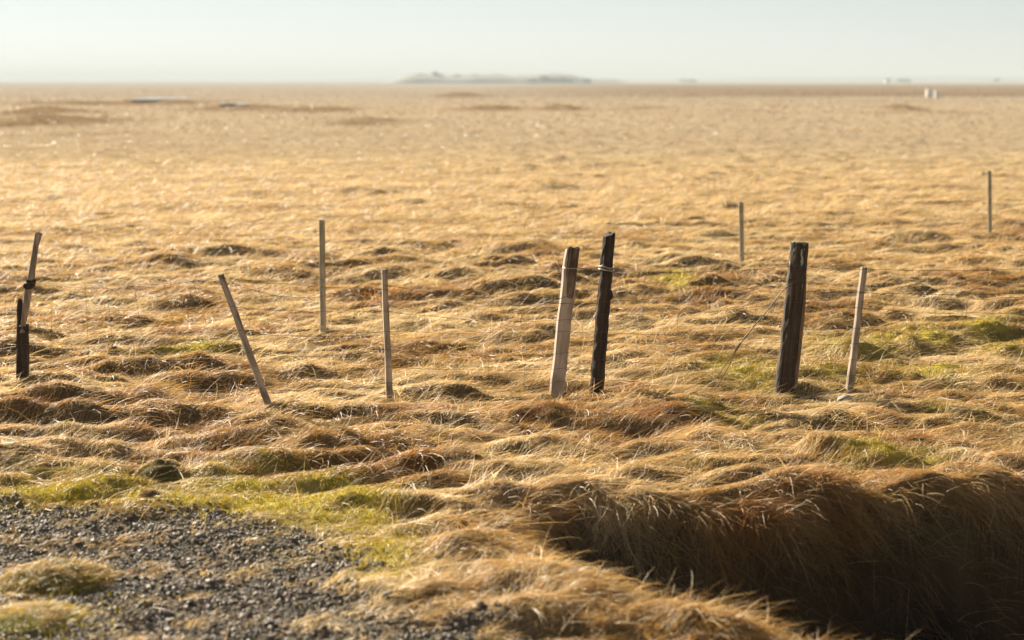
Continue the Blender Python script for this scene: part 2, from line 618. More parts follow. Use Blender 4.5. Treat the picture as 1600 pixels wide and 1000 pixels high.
def scatter(n, y0, y1, p, umax=0.315):
    """roots with ground density falling as y^-p, inside a wedge wider than the view"""
    e = 2 - p
    r = rng.random(n)
    y = (y0 ** e + r * (y1 ** e - y0 ** e)) ** (1 / e)
    u = (rng.random(n) * 2 - 1) * umax
    return u * y, y


def build_grass():
    parts = []
    # clumps of long wind-combed blades
    NC = 125000
    cx, cy = scatter(NC, 6.6, 62, 1.38)
    per = 9
    g = lookup(GRAV, cx, cy)
    d = lookup(DSD, cx, cy)
    pt = sstep(-0.22, 0.12, fbm(cx / 0.4, cy / 0.32, 131, 3) + 0.16)
    keep = rng.random(NC) > np.clip(g * 1.02 - 0.02, 0, 1) * (0.72 + 0.27 * pt)
    keep &= ~((d > 0.0) & (rng.random(NC) < 0.75)) & ~((d > 0.1) & (rng.random(NC) < 0.8))
    keep &= rng.random(NC) > .95 * sstep(30, 62, cy)
    keep &= rng.random(NC) > lookup(MOSS, cx, cy) * 0.88
    keep &= perlin(cx / .22, cy / .22, 151) * (1 - sstep(20, 40, cy)) > -0.22 - 0.25 * rng.random(NC)
    for kk in POST_FEET:                                   # the grass is trodden flat in front of the posts
        keep &= ~((np.abs(cx - kk[0]) < .006 * kk[1]) & (cy > kk[1] - .035 * kk[1]) & (cy < kk[1] + .02))
    cx, cy = cx[keep], cy[keep]
    nc = len(cx)
    sc = np.maximum(1.0, cy / 13.0)
    ca = flow(cx, cy) + rng.normal(0, 0.6, nc)
    cl = (0.11 + 0.14 * rng.random(nc) ** 1.5) * (1 + .8 * np.clip(perlin(cx / .22, cy / .22, 151), -.4, .6)) * sc ** 0.25
    ce = np.clip(rng.normal(0.42, 0.25, nc) + 0.35 * perlin(cx / .3, cy / .3, 141), 0.05, 1.2)
    cd = np.clip(rng.normal(0.45, 0.15, nc), 0.1, 0.9)
    ct = grass_tint(cx, cy)
    g = lookup(GRAV, cx, cy)
    m = lookup(MOSS, cx, cy)
    cl *= (1 - 0.55 * g) * (1 - 0.55 * m)
    dit = sstep(-0.02, 0.12, lookup(DSD, cx, cy))
    cl *= 1 - 0.35 * dit
    ce = ce * (1 - dit) - 0.2 * dit
    ca = ca * (1 - dit) + (-1.2 + rng.normal(0, .5, nc)) * dit
    rep = np.repeat(np.arange(nc), per)
    n = len(rep)
    spread = (0.035 * sc ** 0.9)[rep]
    x = cx[rep] + rng.normal(0, 1, n) * spread
    y = cy[rep] + rng.normal(0, 1, n) * spread
    ang = ca[rep] + rng.normal(0, 0.27, n)
    ln = cl[rep] * (0.65 + 0.6 * rng.random(n))
    wd = 0.0037 * sc[rep] ** 0.8 * (0.7 + 0.6 * rng.random(n))
    el = np.clip(ce[rep] + rng.normal(0, 0.12, n), 0.03, 1.3)
    dr = np.clip(cd[rep] + rng.normal(0, 0.08, n), 0.05, 1)
    tt = ct[rep] * (0.82 + 0.36 * rng.random(n))[:, None]
    parts.append(blades(x, y, ang, ln, wd, el, dr, tt))
    # shaggy grass hanging down the ditch bank
    nb = 60000
    x, y = scatter(nb, 7.5, 12.2, 1.0)
    dsd = lookup(DSD, x, y)
    keep = (dsd > -0.25) & (dsd < 0.55) & (rng.random(nb) > .975 * sstep(-.1, .12, dsd + .25 * perlin(x / .3, y / .3, 163)))
    x, y = x[keep], y[keep]
    dsd_b = dsd[keep]
    nb = len(x)
    e = .03
    gx = lookup(DSD, x + e, y) - lookup(DSD, x - e, y)
    gy = lookup(DSD, x, y + e) - lookup(DSD, x, y - e)
    down = np.arctan2(gy, gx)
    wv = perlin(x / .35, y / .35, 161)
    per2 = 8
    rep = np.repeat(np.arange(nb), per2)
    n = len(rep)
    tb = grass_tint(x, y)
    f = (sstep(-.15, .35, perlin(x / .5, y / .5, 162)) * .35)[:, None]
    tb = tb * (1 - f) + PAL['rust'] * f
    f = (.85 * sstep(-.3, .2, perlin(x / .4, y / .4, 164) + .2) * (dsd_b > -.05))[:, None]      # bank's shade put into the blades as patchy dark brown
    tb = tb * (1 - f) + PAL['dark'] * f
    parts.append(blades(x[rep] + rng.normal(0, .025, n), y[rep] + rng.normal(0, .025, n), (down * .4 + 1.2 * wv + rng.normal(0, .5, nb))[rep] + rng.normal(0, .3, n),
                        (0.12 + .16 * rng.random(n)), 0.004 * (.6 + .7 * rng.random(n)), np.clip(rng.normal(.02, .35, nb), -.6, .9)[rep] + rng.normal(0, .15, n),
                        np.clip(rng.normal(.75, .25, nb), .2, 1.4)[rep], tb[rep] * (.75 + .5 * rng.random(n))[:, None], seg=4))
    # single tall stalks
    ns = 15000
    x, y = scatter(ns, 6.6, 45, 1.5)
    g = lookup(GRAV, x, y)
    keep = rng.random(ns) > g * 0.95
    x, y = x[keep], y[keep]
    n = len(x)
    s = np.maximum(1, y / 14)
    parts.append(blades(x, y, R(5) + rng.normal(0, 1.0, n), 0.18 + 0.22 * rng.random(n) ** 2, 0.0027 * s ** .9, np.clip(rng.normal(0.65, 0.35, n), 0.1, 1.4),
                        np.clip(rng.normal(0.35, 0.15, n), 0.05, .8), PAL['pale'] * (0.85 + 0.35 * rng.random(n))[:, None], seg=4))
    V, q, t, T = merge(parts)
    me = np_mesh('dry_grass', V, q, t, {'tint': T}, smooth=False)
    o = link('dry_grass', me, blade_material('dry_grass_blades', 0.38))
    tag(o, 'long straw coloured grass combed over by the wind across the plain', 'grass', kind='stuff')
    print('grass verts', len(V))


def build_far_tufts():
    n = 80000
    x, y = scatter(n, 28, 1300, 2.1)
    keep = (rng.random(n) > sstep(60, 900, y)) & (rng.random(n) > .95 * (1 - sstep(28, 95, y)))
    x, y = x[keep], y[keep]
    n = len(x)
    p = lookup(PEAT, x, y)
    s = np.maximum(y / 60.0, .6)
    a = fbm(x / 9, y / 14, 111, 3) + rng.normal(0, .15, n)
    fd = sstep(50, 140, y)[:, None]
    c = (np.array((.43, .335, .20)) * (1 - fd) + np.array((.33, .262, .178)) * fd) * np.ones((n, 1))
    f = sstep(0, .5, a)[:, None]
    c = c * (1 - f) + np.array((.42, .335, .23)) * f
    f = (sstep(0.1, .5, -a) * .4)[:, None]
    c = c * (1 - f) + PAL['tan'] * f
    c = c * (1 - p[:, None] * .8) + np.array((.15, .09, .045)) * p[:, None] * .8
    parts = [blades(x, y, flow(x / 4, y / 4) + rng.normal(0, .6, n), (0.14 + 0.12 * rng.random(n)) * s ** .3, 0.028 * s ** .9, np.clip(rng.normal(.28, .15, n), .05, 1),
                    np.clip(rng.normal(.4, .1, n), .1, .9), c)]
    V, q, t, T = merge(parts)
    me = np_mesh('far_grass', V, q, t, {'tint': T}, smooth=False)
    o = link('far_grass', me, bpy.data.materials['dry_grass_blades'])
    tag(o, 'pale tufty grass out on the open plain behind the fence', 'grass', kind='stuff')


def build_moss():
    n = 360000
    x, y = scatter(n, 6.6, 40, 1.7)
    m = lookup(MOSS, x, y)
    g = lookup(GRAV, x, y)
    keep = rng.random(n) < np.clip(m * 1.3 - 0.15, 0, 1) * (1 - 0.8 * g)
    x, y = x[keep], y[keep]
    n = len(x)
    s = np.maximum(1, y / 13)
    f = (rng.random(n) * (1 - .55 * sstep(11.2, 12.5, y)))[:, None]
    c = PAL['moss'] * f + PAL['olive'] * (1 - f)
    f = (sstep(0.2, 0.6, perlin(x / .5, y / .5, 121) + rng.normal(0, .2, n)) * .6)[:, None]
    c = c * (1 - f) + np.array((.56, .44, .10)) * f
    parts = [blades(x, y, rng.random(n) * 6.28, (0.035 + 0.04 * rng.random(n)) * s ** .5, 0.005 * s, np.clip(rng.normal(.8, .3, n), .1, 1.4),
                    np.full(n, .3), c, seg=2)]
    V, q, t, T = merge(parts)
    me = np_mesh('moss', V, q, t, {'tint': T}, smooth=False)
    o = link('moss', me, blade_material('moss_blades', .35))
    tag(o, 'short yellow green moss on the hummocks and along the gravel edge', 'moss', kind='stuff')


build_grass()
build_far_tufts()
build_moss()


def tussock(px, py, hwpx, hgt, hy, colr, label, seed, bl=1.0):
    """a mossy tuft of grass that stands on its own on the gravel"""
    rr = np.random.default_rng(seed)
    x0, y0, z0 = ground_point(px, py)
    w = hwpx * y0 / F
    rt = bpy.data.objects.new('grass_tussock', None)
    col.objects.link(rt)
    rt.location = (x0, y0, z0)
    tag(rt, label, 'grass tussock')

    def dome(a, b):
        q = (a / w) ** 2 + (b / hy) ** 2
        k = 1 + .35 * perlin(a / (.5 * w) + seed, b / (.5 * hy), seed)
        return hgt * np.clip(1 - q * k, -.5, 1) * (1 + .3 * perlin(a / (.3 * w), b / (.3 * hy), seed + 1))
    g = np.linspace(-1.2, 1.2, 41)
    A, B = np.meshgrid(g * w, g * hy)
    Z = dome(A, B) - .01
    i = (np.arange(40)[:, None] * 41 + np.arange(40)[None, :]).ravel()
    me = np_mesh('mound', np.stack([A, B, Z], -1).reshape(-1, 3), quads=np.stack([i, i + 1, i + 42, i + 41], -1))
    link('mound', me, MOUND, rt)
    n = 7000
    a = rr.normal(0, .5, n) * w
    b = rr.normal(0, .5, n) * hy
    ok = (a / w) ** 2 + (b / hy) ** 2 < 1.1
    a, b = a[ok], b[ok]
    n = len(a)
    f = sstep(-.2, .35, perlin(a / (.4 * w), b / (.4 * hy), seed + 3) + rr.normal(0, .15, n) + .35 * (b / hy) + .15)[:, None]
    t = np.array(colr) * (1 - f) + PAL['straw'] * f
    t = t * (.7 + .6 * rr.random(n))[:, None]
    V = blades(a, b, rr.normal(0, .9, n) + np.arctan2(b, a) * .3, (.035 + .10 * rr.random(n) ** 2) * bl, np.full(n, .0042), np.clip(rr.normal(.6, .35, n), .05, 1.4), np.clip(rr.normal(.5, .2, n), .1, 1), t,
               hfun=lambda p, q: dome(p, q))
    me = np_mesh('grass_blades', V[0], V[1], V[2], {'tint': V[3]}, smooth=False)
    o = link('grass_blades', me, bpy.data.materials['dry_grass_blades'], rt)
    o['kind'] = 'stuff'


MOUND, nt = new_mat('tussock_mound')
out = N(nt, 'ShaderNodeOutputMaterial'); bs = N(nt, 'ShaderNodeBsdfPrincipled')
nn = N(nt, 'ShaderNodeTexNoise'); nn.inputs['Scale'].default_value = 30
r0 = ramp(nt, [(.35, (.10, .075, .02)), (.65, (.30, .24, .05))])
nt.links.new(nn.outputs['Fac'], r0.inputs['Fac']); nt.links.new(r0.outputs['Color'], bs.inputs['Base Color'])
bs.inputs['Roughness'].default_value = .95
nt.links.new(bs.outputs['BSDF'], out.inputs['Surface'])
tussock(82, 912, 92, .075, .32, (.34, .27, .03), 'mossy green and straw tussock alone on the gravel, larger of two at the left edge', 401)
tussock(45, 970, 78, .035, .22, (.46, .42, .04), 'low bright green tussock on the gravel nearest the lower left corner', 402)
tussock(252, 742, 40, .07, .18, (.22, .19, .035), 'small dark green tuft at the back edge of the gravel', 403, .6)
tussock(235, 778, 14, .018, .07, (.14, .09, .03), 'small dark brown tuft on the gravel in front of the green tuft', 404, .4)


# ------------------------------------------------------------------ gravel
def build_gravel():
    bm = bmesh.new()
    bmesh.ops.create_icosphere(bm, subdivisions=1, radius=1)
    bv = np.array([v.co[:] for v in bm.verts])
    bf = np.array([[v.index for v in f.verts] for f in bm.faces])
    bm.free()
    n = 260000
    x, y = scatter(n, 6.2, 13.2, 1.2)
    g = lookup(GRAV, x, y)
    patch = sstep(-0.22, 0.12, fbm(x / 0.4, y / 0.32, 131, 3) + 0.16)
    keep = rng.random(n) < np.clip(g * 1.2 - 0.25, 0, 1) * (0.2 + 0.8 * patch)
    x, y = x[keep], y[keep]
    n = len(x)
    z = lookup(HH, x, y)
    r = np.clip(rng.lognormal(math.log(0.0042), 0.58, n), 0.0025, 0.02)
    scl = r[:, None] * (1 + 0.35 * rng.normal(0, 1, (n, 3))).clip(.45, 1.7) * np.array([1.1, 1.0, 0.75])
    a = rng.random(n) * 6.28
    tl = rng.normal(0, .35, n)
    V = bv[None] * scl[:, None, :] * (1 + 0.16 * rng.normal(0, 1, (n, len(bv), 1)))
    c, s = np.cos(tl)[:, None], np.sin(tl)[:, None]
    V = np.stack([V[..., 0] * c - V[..., 2] * s, V[..., 1], V[..., 0] * s + V[..., 2] * c], -1)
    c, s = np.cos(a)[:, None], np.sin(a)[:, None]
    V = np.stack([V[..., 0] * c - V[..., 1] * s, V[..., 0] * s + V[..., 1] * c, V[..., 2]], -1)
    V += np.stack([x, y, z + 0.35 * r], -1)[:, None, :]
    tr = (bf[None] + (np.arange(n) * len(bv))[:, None, None]).reshape(-1, 3)
    k = rng.random(n)
    base = np.array((.125, .104, .076)) * (0.45 + 1.3 * rng.random(n))[:, None]
    base = np.where((k > .80)[:, None], np.array((.20, .14, .08)) * (0.6 + .8 * rng.random(n))[:, None], base)
    base = np.where((k > .96)[:, None], np.array((.38, .35, .30)) * (0.7 + .5 * rng.random(n))[:, None], base)
    T = np.repeat(base[:, None], len(bv), 1).reshape(-1, 3)
    m, nt = new_mat('gravel_stone')
    out = N(nt, 'ShaderNodeOutputMaterial')
    bs = N(nt, 'ShaderNodeBsdfPrincipled')
    bs.inputs['Roughness'].default_value = 0.7
    bs.inputs['Specular IOR Level'].default_value = 0.3
    at = N(nt, 'ShaderNodeAttribute', attribute_name='tint')
    nt.links.new(at.outputs['Color'], bs.inputs['Base Color'])
    nt.links.new(bs.outputs['BSDF'], out.inputs['Surface'])
    me = np_mesh('gravel', V.reshape(-1, 3), tris=tr, attrs={'tint': T}, smooth=False)
    o = link('gravel', me, m)
    tag(o, 'dark grey gravel with brown and pale chips in the lower left corner', 'gravel', kind='stuff')
    print('pebbles', n)


build_gravel()


# ------------------------------------------------------------------ wood
def wood_material(name, light, dark, grain=1.0, stain=None, stain_amt=0.0, lichen=0.0, bump=0.6, green=0.0):
    m, nt = new_mat(name)
    L = nt.links.new
    out = N(nt, 'ShaderNodeOutputMaterial')
    bs = N(nt, 'ShaderNodeBsdfPrincipled')
    bs.inputs['Roughness'].default_value = 0.85
    bs.inputs['Specular IOR Level'].default_value = 0.2
    tc = N(nt, 'ShaderNodeTexCoord')
    mp = N(nt, 'ShaderNodeMapping')
    mp.inputs['Scale'].default_value = (60 * grain, 60 * grain, 2.2)
    L(tc.outputs['Object'], mp.inputs['Vector'])
    n1 = N(nt, 'ShaderNodeTexNoise')
    n1.inputs['Scale'].default_value = 1
    n1.inputs['Detail'].default_value = 6
    n1.inputs['Roughness'].default_value = 0.65
    L(mp.outputs['Vector'], n1.inputs['Vector'])
    r1 = ramp(nt, [(0.32, dark), (0.62, light)])
    L(n1.outputs['Fac'], r1.inputs['Fac'])
    c = r1.outputs['Color']

    def mixin(c, colr, lo, hi, scale, seed, amt):
        mpp = N(nt, 'ShaderNodeMapping')
        mpp.inputs['Location'].default_value = (seed, seed * 1.7, seed * .3)
        mpp.inputs['Scale'].default_value = (scale, scale, scale * .4)
        L(tc.outputs['Object'], mpp.inputs['Vector'])
        nn = N(nt, 'ShaderNodeTexNoise')
        nn.inputs['Scale'].default_value = 1
        nn.inputs['Detail'].default_value = 5
        L(mpp.outputs['Vector'], nn.inputs['Vector'])
        rr = ramp(nt, [(lo, (0, 0, 0)), (hi, (amt, amt, amt))])
        L(nn.outputs['Fac'], rr.inputs['Fac'])
        mx = N(nt, 'ShaderNodeMixRGB')
        L(rr.outputs['Color'], mx.inputs['Fac'])
        L(c, mx.inputs['Color1'])
        mx.inputs['Color2'].default_value = (*colr, 1)
        return mx.outputs['Color']
    if stain_amt:
        c = mixin(c, stain, .45, .62, 9, 3, stain_amt)
    if green:
        c = mixin(c, (.16, .17, .07), .4, .6, 14, 8, green)
    if lichen:
        c0 = c
        c1 = mixin(c, (.40, .38, .32), .60, .66, 30, 5, lichen)
        sep = N(nt, 'ShaderNodeSeparateXYZ')
        L(tc.outputs['Object'], sep.inputs['Vector'])
        mr = N(nt, 'ShaderNodeMapRange')
        mr.inputs['From Min'].default_value = .72
        mr.inputs['From Max'].default_value = 1.0
        L(sep.outputs['Z'], mr.inputs['Value'])
        mxl = N(nt, 'ShaderNodeMixRGB')
        L(mr.outputs['Result'], mxl.inputs['Fac'])
        L(c0, mxl.inputs['Color1'])
        L(c1, mxl.inputs['Color2'])
        c = mxl.outputs['Color']
    L(c, bs.inputs['Base Color'])
    bp = N(nt, 'ShaderNodeBump')
    bp.inputs['Strength'].default_value = bump
    bp.inputs['Distance'].default_value = 0.006
    L(n1.outputs['Fac'], bp.inputs['Height'])
    L(bp.outputs['Normal'], bs.inputs['Normal'])
    L(bs.outputs['BSDF'], out.inputs['Surface'])
    return m


GREY = wood_material('weathered_grey_wood', (.47, .39, .305), (.24, .19, .145), stain=(.06, .04, .025), stain_amt=.7)
PALEW = wood_material('pale_sawn_wood', (.46, .39, .32), (.38, .32, .26), stain=(.2, .14, .1), stain_amt=.6, bump=.35)
DARKW = wood_material('dark_tarred_wood', (.075, .05, .03), (.022, .015, .01), stain=(.012, .009, .007), stain_amt=.7, bump=1)
BARK = wood_material('dark_lichened_wood', (.09, .062, .038), (.02, .014, .009), stain=(.014, .01, .008), stain_amt=.6, lichen=.85, bump=1)
ROUNDG = wood_material('treated_grey_wood', (.47, .415, .32), (.27, .235, .17), green=.6, bump=.35)
STICK = wood_material('bleached_branch_wood', (.48, .39, .30), (.22, .165, .12), stain=(.05, .035, .02), stain_amt=.6)


def loft(axis_pts, radii, profile, top_jag=0.0, noise=0.0, seed=0, ridges=0.0, bevel_top=True):
    """bmesh lofted along local points; profile is a list of (x, y) unit offsets"""
    rr = random.Random(seed)
    bm = bmesh.new()
    rings = []
    n = len(profile)
    ph = [rr.uniform(-1, 1) for _ in range(n)]
    for k, (p, rad) in enumerate(zip(axis_pts, radii)):
        ring = []
        last = k == len(axis_pts) - 1
        for i, (ax, ay) in enumerate(profile):
            j = 1 + ridges * ph[i] + noise * rr.uniform(-1, 1)
            z = p[2] + (top_jag * rr.uniform(-1, 1) if last else 0)
            ring.append(bm.verts.new((p[0] + ax * rad[0] * j, p[1] + ay * rad[1] * j, z)))
        rings.append(ring)
    for a, b in zip(rings, rings[1:]):
        for i in range(n):
            bm.faces.new((a[i], a[(i + 1) % n], b[(i + 1) % n], b[i]))
    # slightly domed, uneven end grain
    for ring, s in ((rings[0], -1), (rings[-1], 1)):
        c = sum((v.co for v in ring), Vector()) / n
        cv = bm.verts.new(c + Vector((0, 0, s * top_jag * .3)))
        for i in range(n):
            f = (ring[i], ring[(i + 1) % n], cv) if s > 0 else (ring[(i + 1) % n], ring[i], cv)
            bm.faces.new(f)
    return bm


def round_profile(n=14):
    return [(math.cos(2 * math.pi * i / n), math.sin(2 * math.pi * i / n)) for i in range(n)]


def square_profile():
    pts = []
    for cx, cy in ((1, 1), (-1, 1), (-1, -1), (1, -1)):
        b = .12
        q = [(cx, cy * (1 - b)), (cx * (1 - b), cy)]
        if cx * cy < 0: q = q[::-1]
        pts += q
    # add midpoints so the faces can wander a little
    out = []
    for i in range(len(pts)):
        a, b2 = pts[i], pts[(i + 1) % len(pts)]
        out.append(a)
        if math.hypot(a[0] - b2[0], a[1] - b2[1]) > 1:
            out.append(((a[0] * 2 + b2[0]) / 3, (a[1] * 2 + b2[1]) / 3))
            out.append(((a[0] + b2[0] * 2) / 3, (a[1] + b2[1] * 2) / 3))
    return out


def finish(name, bm, mat, parent=None, smooth=False):
    bmesh.ops.recalc_face_normals(bm, faces=bm.faces)
    me = bpy.data.meshes.new(name)
    bm.to_mesh(me)
    bm.free()
    for p in me.polygons: p.use_smooth = smooth
    return link(name, me, mat, parent)


POSTS = {}


def place(key, base_px, top_px, dy=0.0, yaw=0.0, sink=0.06):
    """returns an axis frame: base on the ground, z running up the post"""
    x, y, z = ground_point(*base_px)
    b = Vector((x, y, z))
    t = at_depth(top_px[0], top_px[1], y + dy)
    ax = (t - b)
    L_ = ax.length
    q = Vector((0, 0, 1)).rotation_difference(ax.normalized()) @ Matrix.Rotation(yaw, 4, 'Z').to_quaternion()
    POSTS[key] = (b, t)
    return b, q, L_


def px_m(n, y):
    return n * y / F


def set_frame(o, b, q):
    o.rotation_mode = 'QUATERNION'
    o.location = b
    o.rotation_quaternion = q


def axis(L_, n, sink=0.12, wob=0.0, seed=1):
    rr = random.Random(seed)
    out = []
    for i in range(n):
        t = i / (n - 1)
        out.append((wob * rr.uniform(-1, 1), wob * rr.uniform(-1, 1), -sink + t * (L_ + sink)))
    return out


# 1 leaning stake, left
def stake(key, base, top, wpx, dpx, yaw, mat, label, seed, dy=0.0, taper=(1.15, .95)):
    b, q, L_ = place(key, base, top, dy, yaw)
    w, d = px_m(wpx, b.y) / 2, px_m(dpx, b.y) / 2
    n = 12
    pts = axis(L_, n, wob=.002, seed=seed)
    rad = [(w * (taper[0] + (taper[1] - taper[0]) * i / (n - 1)), d * (taper[0] + (taper[1] - taper[0]) * i / (n - 1))) for i in range(n)]
    bm = loft(pts, rad, square_profile(), top_jag=.006, noise=.05, seed=seed)
    o = finish('fence_stake', bm, mat)
    set_frame(o, b, q)
    tag(o, label, 'stake', 'thin sawn stakes along the old fence')
    return o


stake('s1', (421, 637), (345, 430), 10, 9, R(10), GREY, 'thin grey stake leaning hard to the left, between the broken post and the upright stake', 11, dy=.05)
stake('s2', (609, 626), (600.5, 421), 9, 9, R(12), GREY, 'thin upright grey stake standing alone left of the pale square post', 12)
stake('s3', (1327, 611), (1350, 418), 9, 9, R(12), GREY, 'thin grey stake leaning right, just right of the thickest dark post', 13)

# 2 pale square post
b, q, L_ = place('pale', (869, 617), (894, 388), 0, R(13))
w = px_m(20.5, b.y) / 2
n = 16
pts = axis(L_, n, wob=.003, seed=5)
rad = [(w * 1.02, w * .62) for i in range(n)]
rad[-1] = (w * .93, w * .58)
o = finish('fence_post', loft(pts, rad, square_profile(), top_jag=.015, noise=.03, seed=4), PALEW)
set_frame(o, b, q)
tag(o, 'pale square sawn post leaning right with a rough darker top, wired to a dark post', 'fence post')
PALE_POST = o
# darker weathered upper collar of bark left on the pale post
hgt = L_
bmc = loft([(w * .3, -.004, hgt * .62), (w * .28, -.006, hgt * .7), (w * .2, -.004, hgt * .8), (w * .14, -.002, hgt * .9), (w * .13, -.002, hgt + .004)],
           [(w * .3, w * .45), (w * .62, w * .635), (w * .80, w * .65), (w * .88, w * .66), (w * .88, w * .65)], square_profile(), top_jag=.012, noise=.05, seed=9)
o2 = finish('bark_strip', bmc, wood_material('dark_weathered_bark', (.24, .17, .11), (.07, .048, .03), stain=(.03, .02, .012), stain_amt=.8, bump=1), PALE_POST)
o2['label'] = 'dark rough weathered bark round the post top'

# 3 dark post
b, q, L_ = place('dark', (931, 617), (952, 366), 0, R(-10))
w = px_m(20, b.y) / 2
n = 22
pts = axis(L_, n, wob=.004, seed=15)
rad = [(w * (1.12 - .2 * i / (n - 1)), w * (1.08 - .16 * i / (n - 1))) for i in range(n)]
bm = loft(pts, rad, round_profile(13), top_jag=.02, noise=.055, seed=6, ridges=.08)
o = finish('fence_post', bm, DARKW)
set_frame(o, b, q)
tag(o, 'slim dark brown post with a pale wire knot round its upper part', 'fence post')
DARK_POST = o
kb = loft([(0, 0, L_ * .60), (0, 0, L_ * .62), (0, 0, L_ * .645), (0, 0, L_ * .66)], [(.018, .012), (.026, .02), (.02, .02), (.01, .01)], round_profile(8), noise=.2, seed=3)
bmesh.ops.translate(kb, verts=kb.verts, vec=(w * .92, -w * .2, 0))
finish('knot', kb, DARKW, o)

# 4 thick post
b, q, L_ = place('thick', (1226, 618), (1250, 380), 0, R(14))
w = px_m(31, b.y) / 2
n = 24
pts = axis(L_, n, wob=.003, seed=25)
rad = [(w * (1.06 - .1 * i / (n - 1)), w * (1.0 - .06 * i / (n - 1))) for i in range(n)]
prof = []
for (ax, ay) in round_profile(22):
    s = max(abs(ax), abs(ay))
    k = .55 + .45 / s / 1.0
    prof.append((ax * k * .92, ay * k * .92))
bm = loft(pts, rad, prof, top_jag=.014, noise=.028, seed=26, ridges=.05)
o = finish('fence_post', bm, BARK)
set_frame(o, b, q)
tag(o, 'thickest dark post with pale lichen near its top and a brace wire', 'fence post')
THICK = o
# added strip down the right edge, its lighter brown painted as light
sl = loft([(w * .80, -w * .55, -.08), (w * .82, -w * .56, L_ * .3), (w * .84, -w * .55, L_ * .6), (w * .83, -w * .5, L_ * .78)], [(.016, .02), (.019, .022), (.016, .02), (.004, .006)],
          round_profile(8), noise=.12, seed=31)
o2 = finish('lit_edge', sl, wood_material('brown_lit_edge', (.26, .17, .10), (.10, .065, .04)), THICK)
o2['label'] = 'lighter brown strip painted as the lit right edge of the post'
# moss cap on top
mc = loft([(-.0, 0, L_ - .01), (0, 0, L_ + .006), (.0, 0, L_ + .014)], [(w * .96, w * .95), (w * .9, w * .88), (w * .5, w * .5)], prof, noise=.1, seed=33)
mm, nt = new_mat('post_top_moss')
out = N(nt, 'ShaderNodeOutputMaterial'); bs = N(nt, 'ShaderNodeBsdfPrincipled')
nn = N(nt, 'ShaderNodeTexNoise'); nn.inputs['Scale'].default_value = 60
rr_ = ramp(nt, [(.35, (.06, .05, .02)), (.65, (.26, .23, .06))])
nt.links.new(nn.outputs['Fac'], rr_.inputs['Fac']); nt.links.new(rr_.outputs['Color'], bs.inputs['Base Color'])
bs.inputs['Roughness'].default_value = .95
nt.links.new(bs.outputs['BSDF'], out.inputs['Surface'])
finish('moss_cap', mc, mm, THICK)

# 5 broken post at the left edge
x, y, z = ground_point(36, 606)
b = Vector((x, y, z))
root = bpy.data.objects.new('broken_post', None)
col.objects.link(root)
root.location = b
tag(root, 'broken old post at the far left, a bleached branch lashed onto a dark split stump', 'fence post')
POSTS['broken'] = (b, at_depth(59, 364, y))


def loc(px, py, dy=0.0):
    return at_depth(px, py, y + dy) - b


def local_loft(points, radii, prof, **kw):
    """loft through arbitrary local points (roughly vertical)"""
    return loft([p[:] for p in points], radii, prof, **kw)


pm = px_m(1, y)
st = local_loft([loc(36, 606), loc(36, 575), loc(36, 545), loc(36, 525), loc(37, 512)], [(9.5 * pm, 8 * pm), (10 * pm, 8.5 * pm), (10 * pm, 8.5 * pm), (10 * pm, 8 * pm), (8.5 * pm, 7 * pm)],
                round_profile(11), top_jag=.03, noise=.1, ridges=.14, seed=51)
finish('stump', st, DARKW, root)
sp_ = local_loft([loc(31, 530, .02), loc(31.5, 500, .02), loc(31, 480, .02), loc(31.5, 467, .02)], [(5 * pm, 5 * pm), (4.6 * pm, 5 * pm), (4.4 * pm, 4 * pm), (3.4 * pm, 3 * pm)], round_profile(8), top_jag=.02, noise=.12, ridges=.1, seed=52)
finish('splint', sp_, DARKW, root)
br = local_loft([loc(35, 520, -.04), loc(38, 495, -.035), loc(42, 470, -.03), loc(45, 450, -.03), loc(48, 440, -.03), loc(52, 410, -.03), loc(56, 385, -.03), loc(59, 372, -.03), loc(60, 364, -.03)],
                [(3.5 * pm, 3.5 * pm), (5 * pm, 5 * pm), (6 * pm, 6 * pm), (6.5 * pm, 6 * pm), (6 * pm, 6 * pm), (5 * pm, 5 * pm), (4.8 * pm, 4.8 * pm), (5.6 * pm, 5.5 * pm), (4.5 * pm, 4.5 * pm)],
                round_profile(10), top_jag=.006, noise=.07, seed=53)
brn = finish('branch', br, STICK, root)
for (px_, py_, r_, sd) in ((45, 446, 9, 61), (48, 440, 8, 62), (60, 367, 6, 63), (36, 512, 7, 64)):
    bmk = bmesh.new()
    bmesh.ops.create_icosphere(bmk, subdivisions=2, radius=1)
    rk = random.Random(sd)
    for v in bmk.verts:
        v.co = Vector((v.co.x * r_ * pm, v.co.y * r_ * pm * .9, v.co.z * r_ * pm * .8)) * (1 + rk.uniform(-.18, .18)) + loc(px_, py_, -.03)
    finish('knot', bmk, DARKW if sd != 63 else STICK, brn)


# 6 round electric-fence posts further back
def tube(bm, pts, r, n=6):
    pts = [Vector(p) for p in pts]
    rings = []
    for i, p in enumerate(pts):
        d = (pts[min(i + 1, len(pts) - 1)] - pts[max(i - 1, 0)])
        if d.length < 1e-9: d = Vector((0, 0, 1))
        d.normalize()
        a = d.orthogonal().normalized()
        c = d.cross(a)
        rings.append([bm.verts.new(p + (a * math.cos(2 * math.pi * k / n) + c * math.sin(2 * math.pi * k / n)) * r) for k in range(n)])
    # keep ring orientation consistent
    for A, B in zip(rings, rings[1:]):
        best = min(range(n), key=lambda s: sum((A[k].co - B[(k + s) % n].co).length for k in range(n)))
        for k in range(n):
            try:
                bm.faces.new((A[k], A[(k + 1) % n], B[(k + 1 + best) % n], B[(k + best) % n]))
            except ValueError:
                pass
        B[:] = B[best:] + B[:best]
    try:
        bm.faces.new(rings[0][::-1]); bm.faces.new(rings[-1])
    except ValueError:
        pass


